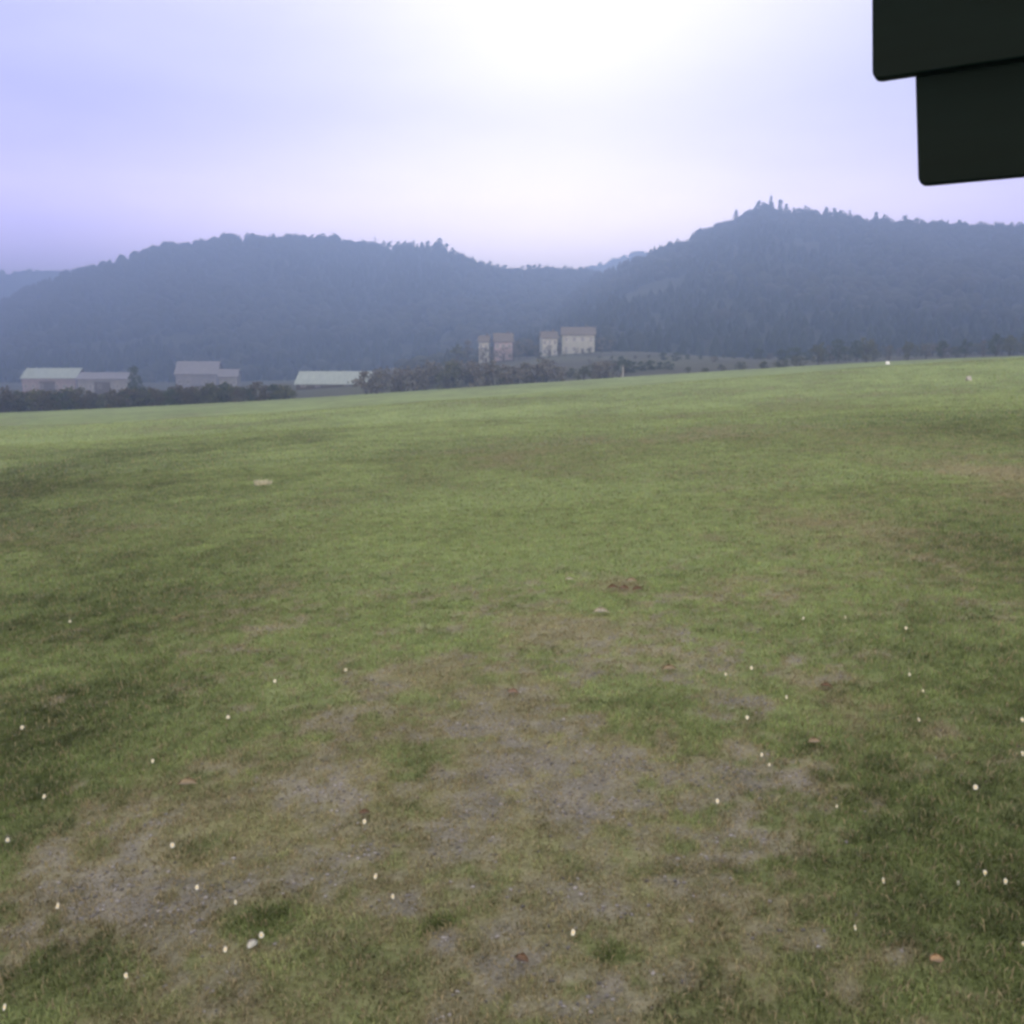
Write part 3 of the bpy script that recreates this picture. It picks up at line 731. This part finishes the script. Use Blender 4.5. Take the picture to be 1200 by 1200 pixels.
# ------------------------------------------------------------------ grass
def build_grass():
    rng = np.random.default_rng(77)
    bands = [(2.3, 4.5, 7000, 1.0), (4.5, 7, 4600, 1.1), (7, 11, 2300, 1.35), (11, 18, 950, 1.8), (18, 32, 300, 2.7), (32, 60, 75, 4.4), (60, 110, 16, 7.5)]
    PX, PY, WS = [], [], []
    for y0, y1, dens, ws in bands:
        w = 1.2 + 0.70*y1
        n = int(dens*(y1-y0)*2*w)
        x = (rng.random(n)*2-1)*w; y = y0+(y1-y0)*rng.random(n)
        k = np.abs(x) < 1.2+0.70*y
        x, y = x[k], y[k]
        PX.append(x); PY.append(y); WS.append(np.full(len(x), ws))
    x = np.concatenate(PX); y = np.concatenate(PY); ws = np.concatenate(WS)
    c, bare, tan, g, lush_vignette = cover(x, y)
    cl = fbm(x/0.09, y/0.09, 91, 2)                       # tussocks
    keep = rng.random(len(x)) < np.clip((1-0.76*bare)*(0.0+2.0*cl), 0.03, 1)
    x, y, ws, c, bare, tan, g, lush_vignette, cl = [q[keep] for q in (x, y, ws, c, bare, tan, g, lush_vignette, cl)]
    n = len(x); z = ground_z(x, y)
    side = sstep(0.15, 0.55, np.abs(x)/np.maximum(y, 1))  # blades grow taller towards the view's sides, adding to the painted vignetting
    h = (0.015+0.022*rng.random(n))*(0.65+0.7*cl)*(1-0.45*bare)*(1-0.2*tan)*(1+0.45*np.clip(lush_vignette, 0, 1)+0.2*side)*(0.75+0.25*ws)
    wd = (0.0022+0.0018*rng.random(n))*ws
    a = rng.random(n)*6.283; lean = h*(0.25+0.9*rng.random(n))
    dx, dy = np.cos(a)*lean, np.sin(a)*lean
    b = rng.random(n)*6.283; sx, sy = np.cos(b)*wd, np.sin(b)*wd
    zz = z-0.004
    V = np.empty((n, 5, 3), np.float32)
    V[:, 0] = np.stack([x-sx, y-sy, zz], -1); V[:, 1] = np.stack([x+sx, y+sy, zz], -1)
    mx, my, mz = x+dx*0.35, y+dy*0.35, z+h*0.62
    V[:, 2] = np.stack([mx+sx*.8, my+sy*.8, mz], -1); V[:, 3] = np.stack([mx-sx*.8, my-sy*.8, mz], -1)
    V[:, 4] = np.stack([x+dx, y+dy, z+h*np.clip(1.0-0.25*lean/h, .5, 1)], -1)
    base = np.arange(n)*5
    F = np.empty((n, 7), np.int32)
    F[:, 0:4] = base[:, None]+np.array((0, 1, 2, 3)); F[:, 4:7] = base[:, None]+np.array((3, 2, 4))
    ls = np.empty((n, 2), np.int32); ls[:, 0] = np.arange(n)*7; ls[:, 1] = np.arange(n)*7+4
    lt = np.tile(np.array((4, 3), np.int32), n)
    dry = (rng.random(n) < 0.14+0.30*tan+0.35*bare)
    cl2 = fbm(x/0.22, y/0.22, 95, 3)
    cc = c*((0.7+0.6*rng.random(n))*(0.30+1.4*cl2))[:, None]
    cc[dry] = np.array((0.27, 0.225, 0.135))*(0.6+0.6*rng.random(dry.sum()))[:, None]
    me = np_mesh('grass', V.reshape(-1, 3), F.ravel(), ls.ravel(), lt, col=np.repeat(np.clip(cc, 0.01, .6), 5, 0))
    tag(link_mesh('grass', me, M_GRASS), 'short worn green and straw grass covering the sloping field', 'grass', kind='stuff')
    print('blades', n)
build_grass()
def build_gravel():
    rng = np.random.default_rng(88)
    n = 130000; y = 2.4+10.5*rng.random(n)**0.8; x = (rng.random(n)*2-1)*(0.8+0.66*y)
    bare = masks(x, y)[0]
    k = rng.random(n) < np.clip(bare, 0, 1)**1.3*0.55
    x, y = x[k], y[k]; n = len(x); z = ground_z(x, y)
    s = 0.004+0.009*rng.random(n)**2.6
    pv = ICO1; m = len(pv)
    r = 0.75+0.5*rng.random((n, m))
    W = pv[None]*r[..., None]*s[:, None, None]*np.array((1.2, 1.0, .6))
    a = rng.random(n)*6.28; cs, sn = np.cos(a)[:, None], np.sin(a)[:, None]
    W = np.stack([W[..., 0]*cs-W[..., 1]*sn, W[..., 0]*sn+W[..., 1]*cs, W[..., 2]], -1) + np.stack([x, y, z+s*.25], -1)[:, None]
    F = (ICOF1[None]+(np.arange(n)*m)[:, None, None]).reshape(-1, 3)
    c = np.array((0.21, 0.195, 0.195))*(0.35+1.0*rng.random(n)**1.3)[:, None]
    me = uniform_mesh('gravel', W.reshape(-1, 3), F, col=np.repeat(c, m, 0))
    tag(link_mesh('gravel', me, M_STONE), 'grey gravel showing through the worn patches of the field', 'gravel', kind='stuff')
    print('stones', n)
build_gravel()

# ------------------------------------------------------------------ flowers, leaves and scraps in the grass
M_PETAL = noisy_mat('white_petal', (0.42, 0.42, 0.40), (0.52, 0.52, 0.49), 40, 0.7)
M_EYE = noisy_mat('yellow_flower_eye', (0.60, 0.40, 0.04), (0.75, 0.55, 0.08), 60, 0.8)
M_STEM = noisy_mat('flower_stem', (0.06, 0.10, 0.03), (0.09, 0.14, 0.04), 30)
def flower_mesh(seed):
    rng = random.Random(seed); bm = bmesh.new(); H = 1.25
    # stem
    rings = []
    for k in range(4):
        t = k/3; rings.append([bm.verts.new((0.10*t*t+0.05*math.cos(a), 0.05*math.sin(a), H*t-0.1)) for a in (0, 2.09, 4.19)])
    for k in range(3):
        for j in range(3):
            f = bm.faces.new((rings[k][j], rings[k][(j+1) % 3], rings[k+1][(j+1) % 3], rings[k+1][j])); f.material_index = 2
    tilt = Matrix.Translation((0.1, 0, H-0.1)) @ Matrix.Rotation(R(55), 4, 'X') @ Matrix.Rotation(R(rng.uniform(-20, 20)), 4, 'Y')
    n = 13
    for j in range(n):
        a = 2*math.pi*j/n; l = rng.uniform(.43, .54); w = .12; dz = rng.uniform(-.03, .10)
        P = [(.10, -w*.5, 0), (l*.65, -w, dz*.6+.03), (l, -w*.3, dz), (l, w*.3, dz), (l*.65, w, dz*.6+.03), (.10, w*.5, 0)]
        M_ = tilt @ Matrix.Rotation(a, 4, 'Z')
        bm.faces.new([bm.verts.new(M_ @ Vector(p)) for p in P]).material_index = 0
    top = bmesh.ops.create_uvsphere(bm, u_segments=10, v_segments=6, radius=.16, matrix=tilt @ Matrix.Translation((0, 0, .03)) @ Matrix.Diagonal((1, 1, .55, 1)))
    for v in top['verts']:
        for f in v.link_faces: f.material_index = 1
    me = from_bm('flower', bm); 
    for m in (M_PETAL, M_EYE, M_STEM): me.materials.append(m)
    return me
FLOWERS = [flower_mesh(i) for i in range(4)]
FL = [
 (880,784,5,'upper of three white flowers clustered right of centre at the worn patch'),
 (850,791,4,'faint white flower left of the cluster right of centre'),
 (921,819,5,'white flower on brown turf right of the three flower cluster'),
 (875,843,6,'white flower at the right end of the bright green tongue'),
 (1065,792,5,'white flower in dark grass at right, upper of a short column of three'),
 (1081,811,4,'dim white flower, middle of the short column at right'),
 (1076,846,6,'white flower in dark grass at right, lowest of the short column of three'),
 (1142,926,7,'widest white flower in the dark grass near the right edge'),
 (840,942,6,'white flower alone on the grey brown turf below the green tongue'),
 (892,887,5,'upper pale flower of the close pair right of the green tongue'),
 (901,897,4,'lower pale flower of the close pair right of the green tongue'),
 (1197,846,6,'white flower cut by the right edge, upper of two'),
 (1197,886,6,'white flower cut by the right edge, lower of two'),
 (980,946,4,'small dim flower midway between the green tongue and right edge'),
 (1034,1037,7,'white flower on a brownish stalk patch at lower right'),
 (1122,1038,5,'dimmest of the three flowers in a row at lower right'),
 (1153,1028,8,'largest of the three flowers in a row at lower right'),
 (1177,1038,6,'rightmost of the three flowers in a row at lower right'),
 (1001,1092,6,'white flower above a pale green tuft in the lower right grass'),
 (1198,1110,5,'small flower at the very right edge near the bottom'),
 (26,854,8,'large white flower in dark grass at the far left edge'),
 (52,936,6,'white flower in the dark green grass above the grey patch at left'),
 (9,988,6,'white flower touching the left edge beside the grey patch'),
 (179,894,5,'small white flower on green turf above the left grey patch'),
 (202,994,7,'white flower on the grey gravel near its left bright green tuft'),
 (231,1044,6,'star shaped white flower left of the vivid green tuft'),
 (306,1101,8,'brightest white flower just below the vivid green tuft'),
 (264,1117,6,'white flower left of the bright pair below the vivid tuft'),
 (276,1060,5,'pale flower up and left of the vivid green tuft'),
 (68,1066,7,'white flower in the grass at lower left edge'),
 (148,1148,6,'white flower near the bottom left, low on the grey turf'),
 (6,1186,7,'white flower in the bottom left corner'),
 (427,966,6,'white flower beside a reddish patch on the middle grey gravel'),
 (440,1031,7,'left white flower of the pair on the middle gravel'),
 (460,1055,6,'right white flower of the pair on the middle gravel'),
 (671,1098,7,'white flower beside the yellow straw patch at the bottom middle'),
 (82,728,6,'white flower alone in the dark grass at left, half way up'),
 (322,799,6,'white flower beside a dark hole left of centre'),
 (267,842,6,'white flower in green turf below the one beside the dark hole'),
 (405,786,5,'slender pale flower at the left end of the tan turf'),
 (1061,737,5,'white flower farthest up the field near the right edge'),
 (941,725,4,'left of two faint flowers highest on the right turf'),
 (990,724,4,'right of two faint flowers highest on the right turf'),
]
for i, (px, py, s, lab) in enumerate(FL):
    p = on_ground(px, py+4); dist = (p-Vector((0, 0, CAM_H))).length
    sc = max(.010, min(.032, (s-1.0)*dist/FPX*.78))
    o = bpy.data.objects.new('flower', FLOWERS[i % 4]); C.objects.link(o)
    o.location = (p.x, p.y, p.z); k = max(1.0, .045/(sc*1.25))
    o.scale = (sc, sc, sc*min(k, 1.8)); o.rotation_euler = (0, 0, random.uniform(-.5, .5))
    tag(o, lab, 'flower', 'white flowers dotted in the grass')

def leaf_obj(px, py, size_px, col, label, name='fallen_leaf', cat='leaf', rz=None, long=1.0):
    p = on_ground(px, py+2); dist = (p-Vector((0, 0, CAM_H))).length; s = size_px*dist/FPX
    bm = bmesh.new(); n = 7; rows = []
    for i in range(n+1):
        t = i/n; w = math.sin(math.pi*min(1, t*.98+.02))**.8*.33*(1+.12*math.sin(i*2.3))
        x = (t-.5)*long; zc = .16*math.sin(t*3.0)+.05
        rows.append([bm.verts.new((x, -w, zc+.13)), bm.verts.new((x, 0, zc)), bm.verts.new((x, w, zc+.10))])
    for i in range(n):
        for j in range(2): bm.faces.new((rows[i][j], rows[i+1][j], rows[i+1][j+1], rows[i][j+1]))
    geom = bmesh.ops.solidify(bm, geom=bm.faces[:], thickness=.02)
    me = from_bm(name, bm, True)
    o = link_mesh(name, me, noisy_mat('dry_leaf', tuple(c*.8 for c in col), col, 6, .7), None, (p.x, p.y, p.z+.02))
    o.scale = (s, s, s); o.rotation_euler = (R(18), 0, random.uniform(-.6, .6) if rz is None else rz)
    tag(o, label, cat, 'dry leaves on the turf' if cat == 'leaf' else None)
TANC, REDC, PALE = (.36, .29, .20), (.19, .12, .08), (.48, .45, .37)
leaf_obj(1097, 1129, 15, (.46, .32, .20), 'orange tan curled leaf in the lower right grass')
leaf_obj(220, 921, 17, TANC, 'long tan leaf lying level above the left grey patch', long=1.2, rz=0.05)
leaf_obj(954, 872, 14, TANC, 'pale tan leaf on brown turf right of the green tongue')
leaf_obj(784, 786, 16, TANC, 'tan leaf on the grey turf right of centre', rz=0)
leaf_obj(704, 719, 18, PALE, 'pale straw coloured leaf below the reddish brown leaf cluster', rz=0)
leaf_obj(667, 680, 10, PALE, 'small pale leaf under a dark hole left of the reddish cluster', rz=0)
for px, py, lab in ((718,690,'leftmost reddish brown leaf of the cluster beyond the tan turf'), (731,691,'middle reddish brown leaf of the cluster beyond the tan turf'),
                    (747,692,'rightmost reddish brown leaf of the cluster beyond the tan turf'), (740,682,'topmost lighter leaf of the cluster beyond the tan turf')):
    leaf_obj(px, py, 13, REDC if py > 685 else TANC, lab)
leaf_obj(612, 1128, 16, REDC, 'reddish brown leaf beside the yellow straw at the bottom middle')
leaf_obj(601, 813, 13, (.30, .20, .15), 'reddish leaf on tan turf at the middle of the field')
leaf_obj(427, 955, 12, REDC, 'small red brown leaf on the middle grey gravel')
leaf_obj(968, 806, 12, REDC, 'dark red brown leaf above the tan leaf at right')
leaf_obj(295, 1111, 15, (.66, .65, .60), 'elongated white scrap beside the brightest flower below the vivid tuft', 'paper_scrap', 'scrap', 1.2)
# pale dry tussock far up on the left
def tussock():
    p = on_ground(308, 568); rng = np.random.default_rng(5); vs = []; fs = []; cols = []
    for i in range(170):
        a = rng.random()*6.28; r = .20*math.sqrt(rng.random()); x = math.cos(a)*r*1.2; y = math.sin(a)*r; h = .07+.10*rng.random()
        ox, oy = math.cos(a)*.10*rng.random(), math.sin(a)*.10*rng.random(); w = .006+.004*rng.random(); o = len(vs)
        vs += [(x-w, y, -.02), (x+w, y, -.02), (x+ox*.4+w*.7, y+oy*.4, h*.6), (x+ox*.4-w*.7, y+oy*.4, h*.6), (x+ox, y+oy, h)]
        fs += [(o, o+1, o+2), (o, o+2, o+3), (o+3, o+2, o+4)]; c = np.array((.46, .44, .33))*(.7+.5*rng.random()); cols += [c]*5
    o = link_mesh('grass_tussock', uniform_mesh('grass_tussock', np.array(vs), np.array(fs), col=np.array(cols)), M_GRASS, None, p)
    tag(o, 'pale dry tussock alone in the upper left of the field', 'tussock')
tussock()

# ------------------------------------------------------------------ haze
def haze():
    bm = bmesh.new(); add_box(bm, -2600, 2600, -40, 3420, -30, 262)
    m = bpy.data.materials.new('haze'); m.use_nodes = True; t = m.node_tree
    t.nodes.remove(t.nodes['Principled BSDF'])
    v = N(t, 'ShaderNodeVolumePrincipled')
    v.inputs['Color'].default_value = (0.295, 0.390, 0.590, 1)
    v.inputs['Density'].default_value = 0.0012
    v.inputs['Anisotropy'].default_value = 0.62
    L(t, v.outputs[0], t.nodes['Material Output'].inputs['Volume'])
    m.cycles.homogeneous_volume = True
    o = link_mesh('haze', from_bm('haze', bm), m)
    tag(o, 'pale blue haze filling the valley', 'haze', kind='stuff')
haze()
